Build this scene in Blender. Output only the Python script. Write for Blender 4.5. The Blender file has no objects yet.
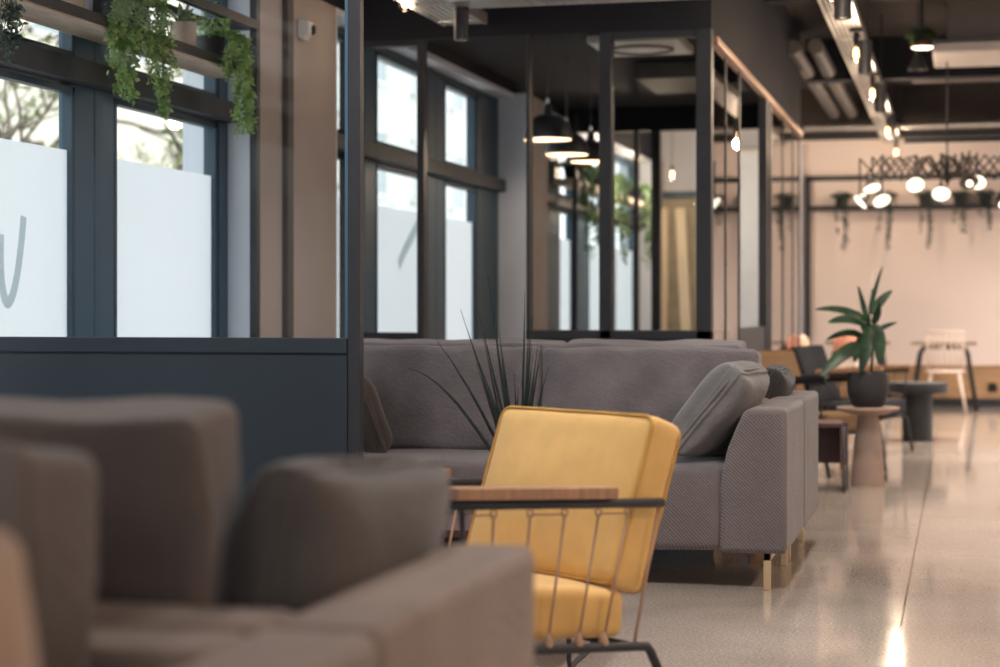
import bpy, bmesh, math, random
from mathutils import Vector, Matrix, noise
R = math.radians
PI = math.pi
scn = bpy.context.scene
COL = scn.collection

# ---------------------------------------------------------------- materials
def new_mat(name):
    m = bpy.data.materials.new(name); m.use_nodes = True
    nt = m.node_tree; nt.nodes.clear()
    out = nt.nodes.new('ShaderNodeOutputMaterial')
    return m, nt, out

def lin(c):
    return tuple(((v/255)/12.92 if v/255 <= .04045 else ((v/255+.055)/1.055)**2.4) for v in c)

def mix_col(nt, fac, a, b):
    n = nt.nodes.new('ShaderNodeMix'); n.data_type = 'RGBA'
    if hasattr(fac, 'links') or fac.__class__.__name__.startswith('NodeSocket'):
        nt.links.new(fac, n.inputs[0])
    else:
        n.inputs[0].default_value = fac
    for i, v in ((6, a), (7, b)):
        if isinstance(v, tuple):
            n.inputs[i].default_value = (*v[:3], 1)
        else:
            nt.links.new(v, n.inputs[i])
    return n.outputs[2]

def pbr(name, col, rough=.6, metal=0, spec=.4, var=.12, scale=8, bump=.0, bscale=60, sheen=0, stripes=None, grain=None):
    """plain procedural surface: base colour with noise variation, optional fine bump, rib stripes or wood grain"""
    m, nt, out = new_mat(name)
    b = nt.nodes.new('ShaderNodeBsdfPrincipled')
    tc = nt.nodes.new('ShaderNodeTexCoord')
    nz = nt.nodes.new('ShaderNodeTexNoise'); nz.inputs['Scale'].default_value = scale; nz.inputs['Detail'].default_value = 5
    if grain:
        mp = nt.nodes.new('ShaderNodeMapping'); mp.inputs['Scale'].default_value = grain
        nt.links.new(tc.outputs['Object'], mp.inputs[0]); nt.links.new(mp.outputs[0], nz.inputs['Vector'])
    else:
        nt.links.new(tc.outputs['Object'], nz.inputs['Vector'])
    lo = tuple(v*(1-var) for v in col); hi = tuple(min(1, v*(1+var)) for v in col)
    rp = nt.nodes.new('ShaderNodeValToRGB')
    rp.color_ramp.elements[0].position = .3; rp.color_ramp.elements[1].position = .7
    rp.color_ramp.elements[0].color = (*lo, 1); rp.color_ramp.elements[1].color = (*hi, 1)
    nt.links.new(nz.outputs['Fac'], rp.inputs[0])
    c = rp.outputs[0]; h = None
    if stripes:
        wv = nt.nodes.new('ShaderNodeTexWave'); wv.wave_type = 'BANDS'; wv.bands_direction = 'DIAGONAL'
        wv.inputs['Scale'].default_value = stripes; wv.inputs['Distortion'].default_value = .6; wv.inputs['Detail Scale'].default_value = 2
        nt.links.new(tc.outputs['Object'], wv.inputs['Vector'])
        mm = nt.nodes.new('ShaderNodeMath'); mm.operation = 'MULTIPLY'; mm.inputs[1].default_value = .75
        nt.links.new(wv.outputs['Fac'], mm.inputs[0])
        c = mix_col(nt, mm.outputs[0], c, tuple(v*.45 for v in col)); h = wv.outputs['Fac']
    nt.links.new(c, b.inputs['Base Color'])
    b.inputs['Roughness'].default_value = rough; b.inputs['Metallic'].default_value = metal
    b.inputs['Specular IOR Level'].default_value = spec
    if sheen:
        b.inputs['Sheen Weight'].default_value = sheen; b.inputs['Sheen Roughness'].default_value = .5
    if bump:
        n2 = nt.nodes.new('ShaderNodeTexNoise'); n2.inputs['Scale'].default_value = bscale; n2.inputs['Detail'].default_value = 4
        nt.links.new(tc.outputs['Object'], n2.inputs['Vector'])
        bp = nt.nodes.new('ShaderNodeBump'); bp.inputs['Strength'].default_value = bump; bp.inputs['Distance'].default_value = .01
        nt.links.new(n2.outputs['Fac'], bp.inputs['Height']); nt.links.new(bp.outputs[0], b.inputs['Normal'])
    nt.links.new(b.outputs[0], out.inputs[0])
    return m

def emit(name, col, s):
    m, nt, out = new_mat(name)
    e = nt.nodes.new('ShaderNodeEmission'); e.inputs[0].default_value = (*col, 1); e.inputs[1].default_value = s
    nt.links.new(e.outputs[0], out.inputs[0]); return m

def glass(name, tint=(.96, .98, .98), ior=1.5, strength=1.0, rough=.0):
    m, nt, out = new_mat(name)
    t = nt.nodes.new('ShaderNodeBsdfTransparent'); t.inputs[0].default_value = (*tint, 1)
    g = nt.nodes.new('ShaderNodeBsdfGlossy'); g.inputs['Roughness'].default_value = rough
    f = nt.nodes.new('ShaderNodeFresnel'); f.inputs[0].default_value = ior
    mu = nt.nodes.new('ShaderNodeMath'); mu.operation = 'MULTIPLY'; mu.inputs[1].default_value = strength; mu.use_clamp = True
    mx = nt.nodes.new('ShaderNodeMixShader')
    nt.links.new(f.outputs[0], mu.inputs[0]); nt.links.new(mu.outputs[0], mx.inputs[0])
    nt.links.new(t.outputs[0], mx.inputs[1]); nt.links.new(g.outputs[0], mx.inputs[2]); nt.links.new(mx.outputs[0], out.inputs[0])
    return m

def film_mat(name='frosted_film', tc=(.90, .91, .935)):
    m, nt, out = new_mat(name)
    t = nt.nodes.new('ShaderNodeBsdfTranslucent'); t.inputs[0].default_value = (*tc, 1)
    d = nt.nodes.new('ShaderNodeBsdfDiffuse'); d.inputs[0].default_value = (.75, .8, .82, 1)
    mx = nt.nodes.new('ShaderNodeMixShader'); mx.inputs[0].default_value = .15
    nt.links.new(t.outputs[0], mx.inputs[1]); nt.links.new(d.outputs[0], mx.inputs[2]); nt.links.new(mx.outputs[0], out.inputs[0])
    return m

def leaf_mat(name, a, b):
    m, nt, out = new_mat(name)
    tc = nt.nodes.new('ShaderNodeTexCoord'); nz = nt.nodes.new('ShaderNodeTexNoise'); nz.inputs['Scale'].default_value = 14
    nt.links.new(tc.outputs['Object'], nz.inputs['Vector'])
    rp = nt.nodes.new('ShaderNodeValToRGB'); rp.color_ramp.elements[0].position = .35; rp.color_ramp.elements[1].position = .65
    rp.color_ramp.elements[0].color = (*a, 1); rp.color_ramp.elements[1].color = (*b, 1)
    nt.links.new(nz.outputs['Fac'], rp.inputs[0])
    p = nt.nodes.new('ShaderNodeBsdfPrincipled'); p.inputs['Roughness'].default_value = .42
    nt.links.new(rp.outputs[0], p.inputs['Base Color'])
    t = nt.nodes.new('ShaderNodeBsdfTranslucent'); nt.links.new(rp.outputs[0], t.inputs[0])
    mx = nt.nodes.new('ShaderNodeMixShader'); mx.inputs[0].default_value = .45
    nt.links.new(p.outputs[0], mx.inputs[1]); nt.links.new(t.outputs[0], mx.inputs[2]); nt.links.new(mx.outputs[0], out.inputs[0])
    return m

def floor_mat():
    m, nt, out = new_mat('polished_concrete')
    b = nt.nodes.new('ShaderNodeBsdfPrincipled'); tc = nt.nodes.new('ShaderNodeTexCoord')
    def nz(s, d=6):
        n = nt.nodes.new('ShaderNodeTexNoise'); n.inputs['Scale'].default_value = s; n.inputs['Detail'].default_value = d
        nt.links.new(tc.outputs['Object'], n.inputs['Vector']); return n.outputs['Fac']
    def ramp(f, p0, p1, c0, c1):
        r = nt.nodes.new('ShaderNodeValToRGB'); r.color_ramp.elements[0].position = p0; r.color_ramp.elements[1].position = p1
        r.color_ramp.elements[0].color = (*c0, 1); r.color_ramp.elements[1].color = (*c1, 1)
        nt.links.new(f, r.inputs[0]); return r.outputs[0]
    base = ramp(nz(1.1, 8), .32, .68, (.33, .28, .245), (.48, .415, .365))
    spk = ramp(nz(90, 3), .42, .62, (.8, .8, .8), (1.12, 1.12, 1.12))
    mul = nt.nodes.new('ShaderNodeMix'); mul.data_type = 'RGBA'; mul.blend_type = 'MULTIPLY'; mul.inputs[0].default_value = 1
    nt.links.new(base, mul.inputs[6]); nt.links.new(spk, mul.inputs[7])
    # saw-cut joints: one line along the aisle every 3 m and cross cuts every 3 m
    sx = nt.nodes.new('ShaderNodeSeparateXYZ'); nt.links.new(tc.outputs['Object'], sx.inputs[0])
    def joint(sock, off):
        a = nt.nodes.new('ShaderNodeMath'); a.operation = 'ADD'; a.inputs[1].default_value = off; nt.links.new(sock, a.inputs[0])
        md = nt.nodes.new('ShaderNodeMath'); md.operation = 'PINGPONG'; md.inputs[1].default_value = 1.5; nt.links.new(a.outputs[0], md.inputs[0])
        lt = nt.nodes.new('ShaderNodeMath'); lt.operation = 'LESS_THAN'; lt.inputs[1].default_value = .0045; nt.links.new(md.outputs[0], lt.inputs[0])
        return lt.outputs[0]
    j = nt.nodes.new('ShaderNodeMath'); j.operation = 'MAXIMUM'
    nt.links.new(joint(sx.outputs[0], .2), j.inputs[0]); nt.links.new(joint(sx.outputs[1], .45), j.inputs[1])
    c = mix_col(nt, j.outputs[0], mul.outputs[2], (.07, .05, .045))
    nt.links.new(c, b.inputs['Base Color'])
    rr = nt.nodes.new('ShaderNodeMapRange'); rr.inputs[3].default_value = .04; rr.inputs[4].default_value = .12
    nt.links.new(nz(2.3, 5), rr.inputs[0]); nt.links.new(rr.outputs[0], b.inputs['Roughness'])
    b.inputs['Specular IOR Level'].default_value = .4
    bp = nt.nodes.new('ShaderNodeBump'); bp.inputs['Strength'].default_value = .012; bp.inputs['Distance'].default_value = .02
    nt.links.new(nz(6, 2), bp.inputs['Height']); nt.links.new(bp.outputs[0], b.inputs['Normal'])
    nt.links.new(b.outputs[0], out.inputs[0]); return m

M = {}
M['floor'] = floor_mat()
M['black'] = pbr('black_steel', (.030, .031, .036), .45, 0, .35, .1)
M['bulk'] = pbr('dark_bulkhead_paint', (.022, .023, .030), .8, 0, .2, .08, 3)
M['panel'] = pbr('slate_blue_panel', (.026, .036, .048), .5, 0, .35, .1, 2)
M['mullion'] = pbr('blue_grey_window_metal', (.06, .125, .19), .45, 0, .4, .08, 3)
M['frame'] = pbr('dark_window_frame', (.036, .070, .105), .45, 0, .4, .08, 3)
M['walnut'] = pbr('transom_metal', (.045, .052, .062), .55, 0, .3, .1)
M['pier'] = pbr('taupe_plaster', (.43, .365, .335), .85, 0, .2, .06, 2)
M['reveal'] = pbr('daylight_tinted_plaster', (.78, .83, .92), .85, 0, .2, .04, 2)  # white paint with the windows' bluish daylight tinted into its colour
M['greywall'] = pbr('grey_plaster', (.55, .56, .60), .85, 0, .2, .05, 1.5)
M['peach'] = pbr('warm_plaster', (.86, .73, .665), .85, 0, .2, .04, 1)
M['dado'] = pbr('oak_dado', (.46, .28, .15), .5, 0, .3, .2, 3, grain=(1, 1, 9))
M['ceiling'] = pbr('dark_ceiling_paint', (.050, .043, .040), .9, 0, .1, .15, 1.2)
M['duct'] = pbr('painted_duct', (.095, .085, .08), .6, 0, .3, .1)
M['tray'] = pbr('galvanised_tray', (.55, .53, .5), .38, .75, .5, .25, 4, grain=(30, .4, 4))
M['brass'] = pbr('brushed_brass', (.55, .40, .24), .35, .9, .5, .1)
M['copper'] = pbr('warm_metal_trim', (.45, .28, .19), .35, .8, .5, .1)
M['sofa'] = pbr('mauve_grey_corduroy', (.178, .148, .146), .95, 0, .1, .14, 5, bump=.5, bscale=45, sheen=.25, stripes=42)
M['cushion'] = pbr('mauve_grey_chenille', (.165, .143, .147), .95, 0, .1, .2, 6, bump=.6, bscale=70, sheen=.25)
M['taupe_sofa'] = pbr('taupe_woven_fabric', (.215, .155, .126), .95, 0, .1, .15, 5, bump=.5, bscale=60, sheen=.2)
M['taupe_cushion'] = pbr('taupe_cushion_fabric', (.11, .083, .071), .95, 0, .1, .18, 5, bump=.5, bscale=60, sheen=.2)
M['brown_pillow'] = pbr('brown_pillow_fabric', (.085, .068, .060), .9, 0, .1, .15, 6, bump=.4, sheen=.2)
M['grey_pillow'] = pbr('grey_pillow_fabric', (.165, .155, .152), .9, 0, .1, .15, 9, bump=.4, sheen=.2)
M['dark_pillow'] = pbr('dark_pillow_fabric', (.05, .045, .045), .85, 0, .15, .2, 9, bump=.4, sheen=.2)
M['tan_pillow'] = pbr('tan_pillow_fabric', (.34, .22, .145), .9, 0, .1, .1, 6, bump=.3, sheen=.2)
M['yellow'] = pbr('mustard_upholstery', (.68, .41, .14), .9, 0, .1, .07, 12, bump=.12, bscale=260, sheen=.3)
M['yellow_pipe'] = pbr('mustard_piping', (.52, .29, .08), .9, 0, .1, .08, 12)
M['ochre'] = pbr('ochre_upholstery', (.17, .092, .038), .9, 0, .1, .1, 12, bump=.3, sheen=.2)
M['blackfab'] = pbr('black_upholstery', (.028, .029, .034), .9, 0, .15, .1, 12, bump=.3)
M['oak'] = pbr('oak_armrest', (.36, .20, .12), .5, 0, .35, .2, 4, grain=(2, 14, 2))
M['shelfwood'] = pbr('pale_shelf_wood', (.74, .62, .52), .6, 0, .3, .15, 4, grain=(8, 1.2, 8))
M['cord'] = pbr('rose_cord', (.42, .27, .19), .7, 0, .2, .1)
M['maroon'] = pbr('maroon_lacquer', (.075, .034, .036), .45, 0, .4, .1)
M['stone'] = pbr('taupe_pedestal', (.33, .24, .20), .6, 0, .3, .1, 7)
M['blackpot'] = pbr('matt_black_ceramic', (.030, .030, .034), .6, 0, .3, .15)
M['claypot'] = pbr('pale_clay_pot', (.50, .40, .33), .8, 0, .2, .12)
M['lavpot'] = pbr('lavender_pot', (.42, .42, .55), .6, 0, .3, .1)
M['soil'] = pbr('soil', (.035, .025, .02), 1, 0, .1, .3, 30)
M['white'] = pbr('white_plastic', (.75, .73, .70), .5, 0, .35, .04)
M['offwhite'] = pbr('off_white_chair', (.68, .56, .48), .6, 0, .3, .04)
M['acgrey'] = pbr('grey_air_unit', (.17, .15, .14), .7, 0, .25, .06)
M['aclight'] = pbr('pale_air_panel', (.62, .57, .53), .5, 0, .35, .04)
M['salmon'] = pbr('salmon_shell', (.55, .24, .16), .6, 0, .3, .05)
M['peachshell'] = pbr('peach_shell', (.66, .46, .33), .6, 0, .3, .05)
M['tabletop'] = pbr('thin_oak_top', (.30, .21, .14), .5, 0, .35, .15, 4, grain=(2, 12, 2))
M['plank'] = pbr('pale_plank', (.70, .58, .42), .7, 0, .2, .15, 3, grain=(6, 6, .6))
M['blueframe'] = pbr('blue_grey_door_frame', (.035, .06, .085), .5, 0, .3, .1)
M['paleblue'] = pbr('pale_blue_door', (.70, .76, .83), .6, 0, .3, .04)
M['outlet'] = pbr('black_outlet', (.02, .02, .02), .5, 0, .3, .1)
M['winglass'] = glass('window_glass', (.97, .99, .98), 1.45, .07)
M['glass'] = glass('partition_glass', (.95, .96, .96), 1.5, .16)
M['mirrorglass'] = glass('side_partition_glass', (.80, .80, .80), 1.7, 1.35)
M['bulbglass'] = glass('bulb_glass', (1, .9, .75), 1.4, .8)
M['film'] = film_mat()
M['letter'] = film_mat('grey_vinyl_letter', (.54, .60, .61))
M['lampglow'] = emit('lamp_glow', (1, .80, .55), 4)
M['discglow'] = emit('lamp_disc_glow', (1, .86, .66), 1.8)
M['filament'] = emit('filament_glow', (1, .66, .32), 8)
M['shadeglow'] = pbr('shade_lining', (.85, .66, .45), .6, 0, .3, .03)
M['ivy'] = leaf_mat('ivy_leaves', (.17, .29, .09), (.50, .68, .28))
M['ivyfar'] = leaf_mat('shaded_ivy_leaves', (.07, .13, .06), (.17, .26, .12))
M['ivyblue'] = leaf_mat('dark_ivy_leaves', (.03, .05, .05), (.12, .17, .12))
M['dracaena'] = leaf_mat('dark_green_leaves', (.012, .036, .022), (.04, .095, .045))
M['grass'] = leaf_mat('spiky_leaves', (.008, .014, .014), (.022, .036, .03))
M['agave'] = leaf_mat('agave_leaves', (.12, .17, .09), (.27, .31, .18))
M['bark'] = pbr('bark', (.17, .14, .11), .9, 0, .1, .25, 6)
M['treeleaf'] = leaf_mat('tree_leaves', (.14, .2, .07), (.34, .40, .17))
M['facade'] = pbr('cream_facade', (.80, .75, .64), .9, 0, .1, .05, .4)
M['facade2'] = pbr('grey_facade', (.60, .63, .63), .9, 0, .1, .06, .4)
M['facglass'] = pbr('facade_windows', (.32, .38, .42), .25, 0, .5, .1)
M['pave'] = pbr('outside_paving', (.5, .49, .47), .9, 0, .1, .1, 1)

# ---------------------------------------------------------------- mesh helpers
class MB:
    def __init__(s): s.bm = bmesh.new()
    def box(s, x0, x1, y0, y1, z0, z1, mtx=None):
        vs = [s.bm.verts.new((x, y, z)) for x in (x0, x1) for y in (y0, y1) for z in (z0, z1)]
        if mtx:
            for v in vs: v.co = mtx @ v.co
        for f in ((0,1,3,2),(4,6,7,5),(0,4,5,1),(2,3,7,6),(0,2,6,4),(1,5,7,3)):
            s.bm.faces.new([vs[i] for i in f])
        return s
    def prism(s, poly, axis, a, b, mtx=None):
        """poly: 2-D outline extruded along axis ('x','y','z') from a to b"""
        def co(p, t):
            return {'x': (t, p[0], p[1]), 'y': (p[0], t, p[1]), 'z': (p[0], p[1], t)}[axis]
        A = [s.bm.verts.new(co(p, a)) for p in poly]; B = [s.bm.verts.new(co(p, b)) for p in poly]
        if mtx:
            for v in A+B: v.co = mtx @ v.co
        n = len(poly)
        s.bm.faces.new(A); s.bm.faces.new(B[::-1])
        for i in range(n): s.bm.faces.new((A[i], B[i], B[(i+1) % n], A[(i+1) % n]))
        return s
    def tube(s, pts, r, seg=8, closed=False, rad=None):
        pts = [Vector(p) for p in pts]; n = len(pts); rings = []
        up = None
        for i, p in enumerate(pts):
            if closed: d = pts[(i+1) % n]-pts[i-1]
            else: d = pts[min(i+1, n-1)]-pts[max(i-1, 0)]
            if d.length < 1e-9: d = Vector((0,0,1))
            d.normalize()
            if up is None:
                up = Vector((0,0,1)) if abs(d.z) < .9 else Vector((1,0,0))
            up = up-d*up.dot(d)
            if up.length < 1e-4: up = d.orthogonal()
            up.normalize(); sd = d.cross(up)
            rr = rad[i] if rad else r
            rings.append([s.bm.verts.new(p+(up*math.cos(2*PI*k/seg)+sd*math.sin(2*PI*k/seg))*rr) for k in range(seg)])
        m = n if closed else n-1
        for i in range(m):
            a, b = rings[i], rings[(i+1) % n]
            for k in range(seg): s.bm.faces.new((a[k], a[(k+1) % seg], b[(k+1) % seg], b[k]))
        if not closed:
            s.bm.faces.new(rings[0][::-1]); s.bm.faces.new(rings[-1])
        return s
    def lathe(s, prof, seg=28, loc=(0,0,0), mtx=None):
        """prof: list of (radius, z)"""
        loc = Vector(loc); rings = []
        for r, z in prof:
            if r < 1e-5: rings.append([s.bm.verts.new(Vector((0,0,z)))])
            else: rings.append([s.bm.verts.new(Vector((r*math.cos(2*PI*k/seg), r*math.sin(2*PI*k/seg), z))) for k in range(seg)])
        for a, b in zip(rings, rings[1:]):
            for k in range(seg):
                k2 = (k+1) % seg
                if len(a) == 1 and len(b) == 1: continue
                if len(a) == 1: s.bm.faces.new((a[0], b[k2], b[k]))
                elif len(b) == 1: s.bm.faces.new((a[k], a[k2], b[0]))
                else: s.bm.faces.new((a[k], a[k2], b[k2], b[k]))
        for ring in rings:
            for v in ring:
                v.co = (mtx @ v.co if mtx else v.co)+loc
        return s
    def soft(s, cx, cy, cz, sx, sy, sz, r=.04, bulge=(0,0,0), pinch=None, nz=.0, freq=5, seed=0, mtx=None, cuts=14):
        """upholstery block: rounded, bulging, slightly wrinkled"""
        t = bmesh.new(); bmesh.ops.create_cube(t, size=2)
        bmesh.ops.subdivide_edges(t, edges=t.edges[:], cuts=cuts, use_grid_fill=True)
        h = Vector((sx/2, sy/2, sz/2)); vm = {}
        for v in t.verts:
            p = Vector([math.sin(c*PI/2) if abs(c) < .9999 else math.copysign(1, c) for c in v.co])
            q = Vector([p[i]*h[i] for i in range(3)])
            inn = Vector([max(-(h[i]-r), min(h[i]-r, q[i])) if h[i] > r else 0 for i in range(3)])
            d = q-inn
            if d.length > 1e-6: q = inn+d.normalized()*min(r, d.length if sum(abs(x) > 1e-6 for x in d) < 2 else r)
            for a in range(3):
                b, c = (a+1) % 3, (a+2) % 3
                q[a] += p[a]*bulge[a]*(1-p[b]**2)*(1-p[c]**2)
            if pinch is not None:
                b, c = (pinch+1) % 3, (pinch+2) % 3
                q[pinch] *= .25+.75*math.sqrt(max(0, (1-abs(p[b])**3.5)*(1-abs(p[c])**3.5)))
                k = 1-.05*(1-abs(p[b])**2)*abs(p[c])**2-.0; q[c] *= k
                q[b] *= 1-.05*(1-abs(p[c])**2)*abs(p[b])**2
            if nz:
                q += noise.noise_vector(q*freq+Vector((seed*3.1, seed*1.7, seed)))*nz
            q += Vector((cx, cy, cz)) if not mtx else Vector()
            vm[v] = s.bm.verts.new(mtx @ q + Vector((cx, cy, cz)) if mtx else q)
        for f in t.faces: s.bm.faces.new([vm[v] for v in f.verts])
        t.free(); return s
    def leaf(s, p, d, n, l, w):
        d = d.normalized(); sd = d.cross(n)
        if sd.length < 1e-4: sd = d.orthogonal()
        sd.normalize(); nn = sd.cross(d)
        a = s.bm.verts.new(p); b = s.bm.verts.new(p+d*l*.45+sd*w*.5+nn*w*.12); c = s.bm.verts.new(p+d*l); e = s.bm.verts.new(p+d*l*.45-sd*w*.5+nn*w*.12)
        s.bm.faces.new((a, b, c)); s.bm.faces.new((a, c, e))
    def blade(s, pts, w, fold=.2, prof=None, nrm=Vector((0,0,1))):
        """leaf blade along a curve with a midrib fold"""
        pts = [Vector(p) for p in pts]; n = len(pts); rows = []
        for i, p in enumerate(pts):
            d = (pts[min(i+1, n-1)]-pts[max(i-1, 0)]).normalized()
            sd = d.cross(nrm)
            if sd.length < 1e-3: sd = d.orthogonal()
            sd.normalize(); up = sd.cross(d)
            t = i/(n-1); k = (prof(t) if prof else math.sin(PI*min(1, .06+t*.94))**.8)*w*.5
            rows.append([s.bm.verts.new(p-sd*k+up*k*fold), s.bm.verts.new(p), s.bm.verts.new(p+sd*k+up*k*fold)])
        for a, b in zip(rows, rows[1:]):
            s.bm.faces.new((a[0], a[1], b[1], b[0])); s.bm.faces.new((a[1], a[2], b[2], b[1]))

def link(name, mb, mat, parent=None, smooth=False, bevel=0, seg=2, loc=None, rot=None, auto=40):
    me = bpy.data.meshes.new(name)
    bmesh.ops.recalc_face_normals(mb.bm, faces=mb.bm.faces[:])
    mb.bm.to_mesh(me); mb.bm.free()
    me.materials.append(mat)
    o = bpy.data.objects.new(name, me); COL.objects.link(o)
    if smooth:
        for p in me.polygons: p.use_smooth = True
        if smooth == 'auto':
            me.set_sharp_from_angle(angle=R(auto))
    if bevel:
        b = o.modifiers.new('bevel', 'BEVEL'); b.width = bevel; b.segments = seg; b.limit_method = 'ANGLE'; b.angle_limit = R(35)
    if parent: o.parent = parent
    if loc: o.location = loc
    if rot: o.rotation_euler = rot
    return o

def tag(o, label, cat, group=None):
    o['label'] = label; o['category'] = cat
    if group: o['group'] = group
    return o
def thing(name, label, cat, loc=(0,0,0), rz=0, group=None):
    o = bpy.data.objects.new(name, None); COL.objects.link(o); o.empty_display_size = .1
    o.location = loc; o.rotation_euler = (0, 0, rz)
    return tag(o, label, cat, group)
def struct(name, mb, mat, **k):
    o = link(name, mb, mat, **k)
    if not o.parent: o['kind'] = 'structure'
    return o
def sempty(name, loc=(0,0,0)):
    o = bpy.data.objects.new(name, None); COL.objects.link(o); o.location = loc; o['kind'] = 'structure'; return o
def dup(root, loc, rz, label, group=None):
    r = root.copy(); COL.objects.link(r); r.location = loc; r.rotation_euler = (0, 0, rz); r['label'] = label
    if group: r['group'] = group
    for ch in list(root.children):
        c = ch.copy(); COL.objects.link(c); c.parent = r
        for g in list(ch.children):
            d = g.copy(); COL.objects.link(d); d.parent = c
    return r

def lamp(name, kind, loc, energy, col, radius=.05, parent=None, **k):
    l = bpy.data.lights.new(name, kind); l.energy = energy; l.color = col
    if kind in ('POINT', 'SPOT'): l.shadow_soft_size = radius
    for a, v in k.items():
        if a not in ('rot',): setattr(l, a, v)
    o = bpy.data.objects.new(name, l); COL.objects.link(o); o.location = loc
    if 'rot' in k: o.rotation_euler = k['rot']
    if parent: o.parent = parent
    return o

WARM = (1, .84, .68)
H = 3.6                    # ceiling height
XW = -3.68                 # window plane
XP = -3.52                 # inner face of the piers
YP = 10.7                  # front of the glass room
YB = 16.8                  # back of the glass room
XS = -1.394                # side of the glass room
YE = 21.8                  # far wall
YN = 6.4                   # low partition behind the near sofas

# ---------------------------------------------------------------- setting
struct('floor', MB().box(-3.9, 6, -3.5, 22.2, -.12, 0), M['floor'])
struct('ceiling', MB().box(-3.9, 6, -3.5, 22.2, H, H+.12), M['ceiling'])
struct('wall_right', MB().box(5.0, 5.2, -3.5, 22.2, 0, H), M['reveal'])
# window wall: spandrel, header, piers
GROUPS = [(2.2, 8.9), (10.22, 14.64), (15.41, 21.5)]
PIERS = [(-3.5, 2.2), (8.9, 10.22), (14.64, 15.41), (21.5, 22.0)]
struct('wall_left_header', MB().box(-3.9, XP, -3.5, 22.0, 2.86, H), M['bulk'])
w = MB()
for a, b in PIERS: w.box(-3.9, XP if a < 14 else -3.41, a, b, 0, 2.86)
struct('wall_left', w, M['pier'])
w = MB()
for a, b in GROUPS:
    w.box(-3.9, XP, a, b, 0, .12)
    w.box(-3.9, XP, a, b, 2.82, 2.862)                       # pale soffit
    w.box(-3.9, (XP if b < 14 else -3.41)+.003, b-.012, b, .12, 2.86)               # far reveal
    w.box(-3.9, XP+.003, a-.012, a, .12, 2.86)
struct('trim_1', w, M['reveal'])

def window(n, y0, y1, panes, mull):
    root = sempty('window_%d' % n)
    f = MB(); x0, x1 = XW-.06, XW+.03
    f.box(x0, x1, y0, y1, 2.78, 2.83); f.box(x0, x1, y0, y1, .12, .2)
    prev = y0
    for (a, b) in panes:
        if a > prev and (prev == y0): f.box(x0, x1, prev, a, .2, 2.78)
        prev = b
    f.box(x0, x1, panes[-1][1], y1, .2, 2.78)
    for a, b in panes:                                        # slim sash around every pane
        for zz0, zz1 in ((.2, 2.05), (2.17, 2.78)):
            f.box(XW-.03, XW+.02, a, a+.025, zz0, zz1); f.box(XW-.03, XW+.02, b-.03, b, zz0, zz1)
            f.box(XW-.03, XW+.02, a, b, zz0, zz0+.03); f.box(XW-.03, XW+.02, a, b, zz1-.03, zz1)
    link('window_frame', f, M['frame'], root, bevel=.004)
    for a, b in mull:
        c = (a+b)/2; m = MB().box(x0, XW+.015, a, c-.004, .2, 2.78).box(x0, XW+.015, c+.004, b, .2, 2.78).box(x0, XW+.005, c-.004, c+.004, .2, 2.78)
        link('mullion', m, M['mullion'], root, bevel=.004)
    link('transom', MB().box(x0, XW+.095, y0, y1, 2.06, 2.16), M['walnut'], root, bevel=.006)
    g = MB(); fl = MB()
    for a, b in panes:
        g.box(XW-.012, XW-.006, a, b, .2, 2.78); fl.box(XW-.0055, XW-.0045, a+.02, b-.025, .2, 1.78)
    link('glass_pane', g, M['winglass'], root); link('frosted_film', fl, M['film'], root)
    return root
window(1, 2.2, 8.9, [(2.4, 3.55), (4.0, 5.35), (5.8, 7.22), (7.60, 8.78)], [(3.55, 4.0), (5.35, 5.8), (7.22, 7.60)])
window(2, 10.22, 14.64, [(10.3, 10.92), (11.42, 12.62), (13.06, 13.95)], [(10.92, 11.42), (12.62, 13.06)])
window(3, 15.41, 21.5, [(17.03, 17.68), (18.47, 19.3), (19.95, 21.2)], [(17.68, 18.47), (19.3, 19.95)])

# grey lettering on the frosted film
def stroke(name, lines, wd, label):
    b = MB()
    for pts in lines:
        P2 = [Vector(p) for p in pts]; n = len(P2); L = []; Rr = []
        for i, p in enumerate(P2):
            d = (P2[min(i+1, n-1)]-P2[max(i-1, 0)]).normalized(); s = Vector((-d.y, d.x))
            L.append(p+s*wd/2); Rr.append(p-s*wd/2)
        q = L+Rr[::-1]
        A = [b.bm.verts.new((XW-.002, v.x, v.y)) for v in q]
        for i in range(n-1): b.bm.faces.new((A[i], A[i+1], A[2*n-2-i], A[2*n-1-i]))
    return tag(link(name, b, M['letter']), label, 'letter')
def bez(p, n=26):
    out = []
    for i in range(n+1):
        t = i/n; k = [Vector(q) for q in p]
        while len(k) > 1: k = [a.lerp(c, t) for a, c in zip(k, k[1:])]
        out.append(tuple(k[0]))
    return out
stroke('window_letter', [bez([(6.42, 1.36), (6.36, 1.14), (6.44, 1.02), (6.54, 1.16), (6.575, 1.40)], 18),
       bez([(6.627, 1.40), (6.61, 1.16), (6.67, 1.0), (6.76, 1.14), (6.81, 1.48)], 18)], .05,
       'grey handwritten letter w on the frosted window at far left')
stroke('window_letter', [[(11.97, 1.40), (12.1, 1.50), (12.3, 1.62), (12.5, 1.74), (12.58, 1.80)]], .085,
       'slanting grey letter stroke on the frosted window past the sofa')

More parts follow.
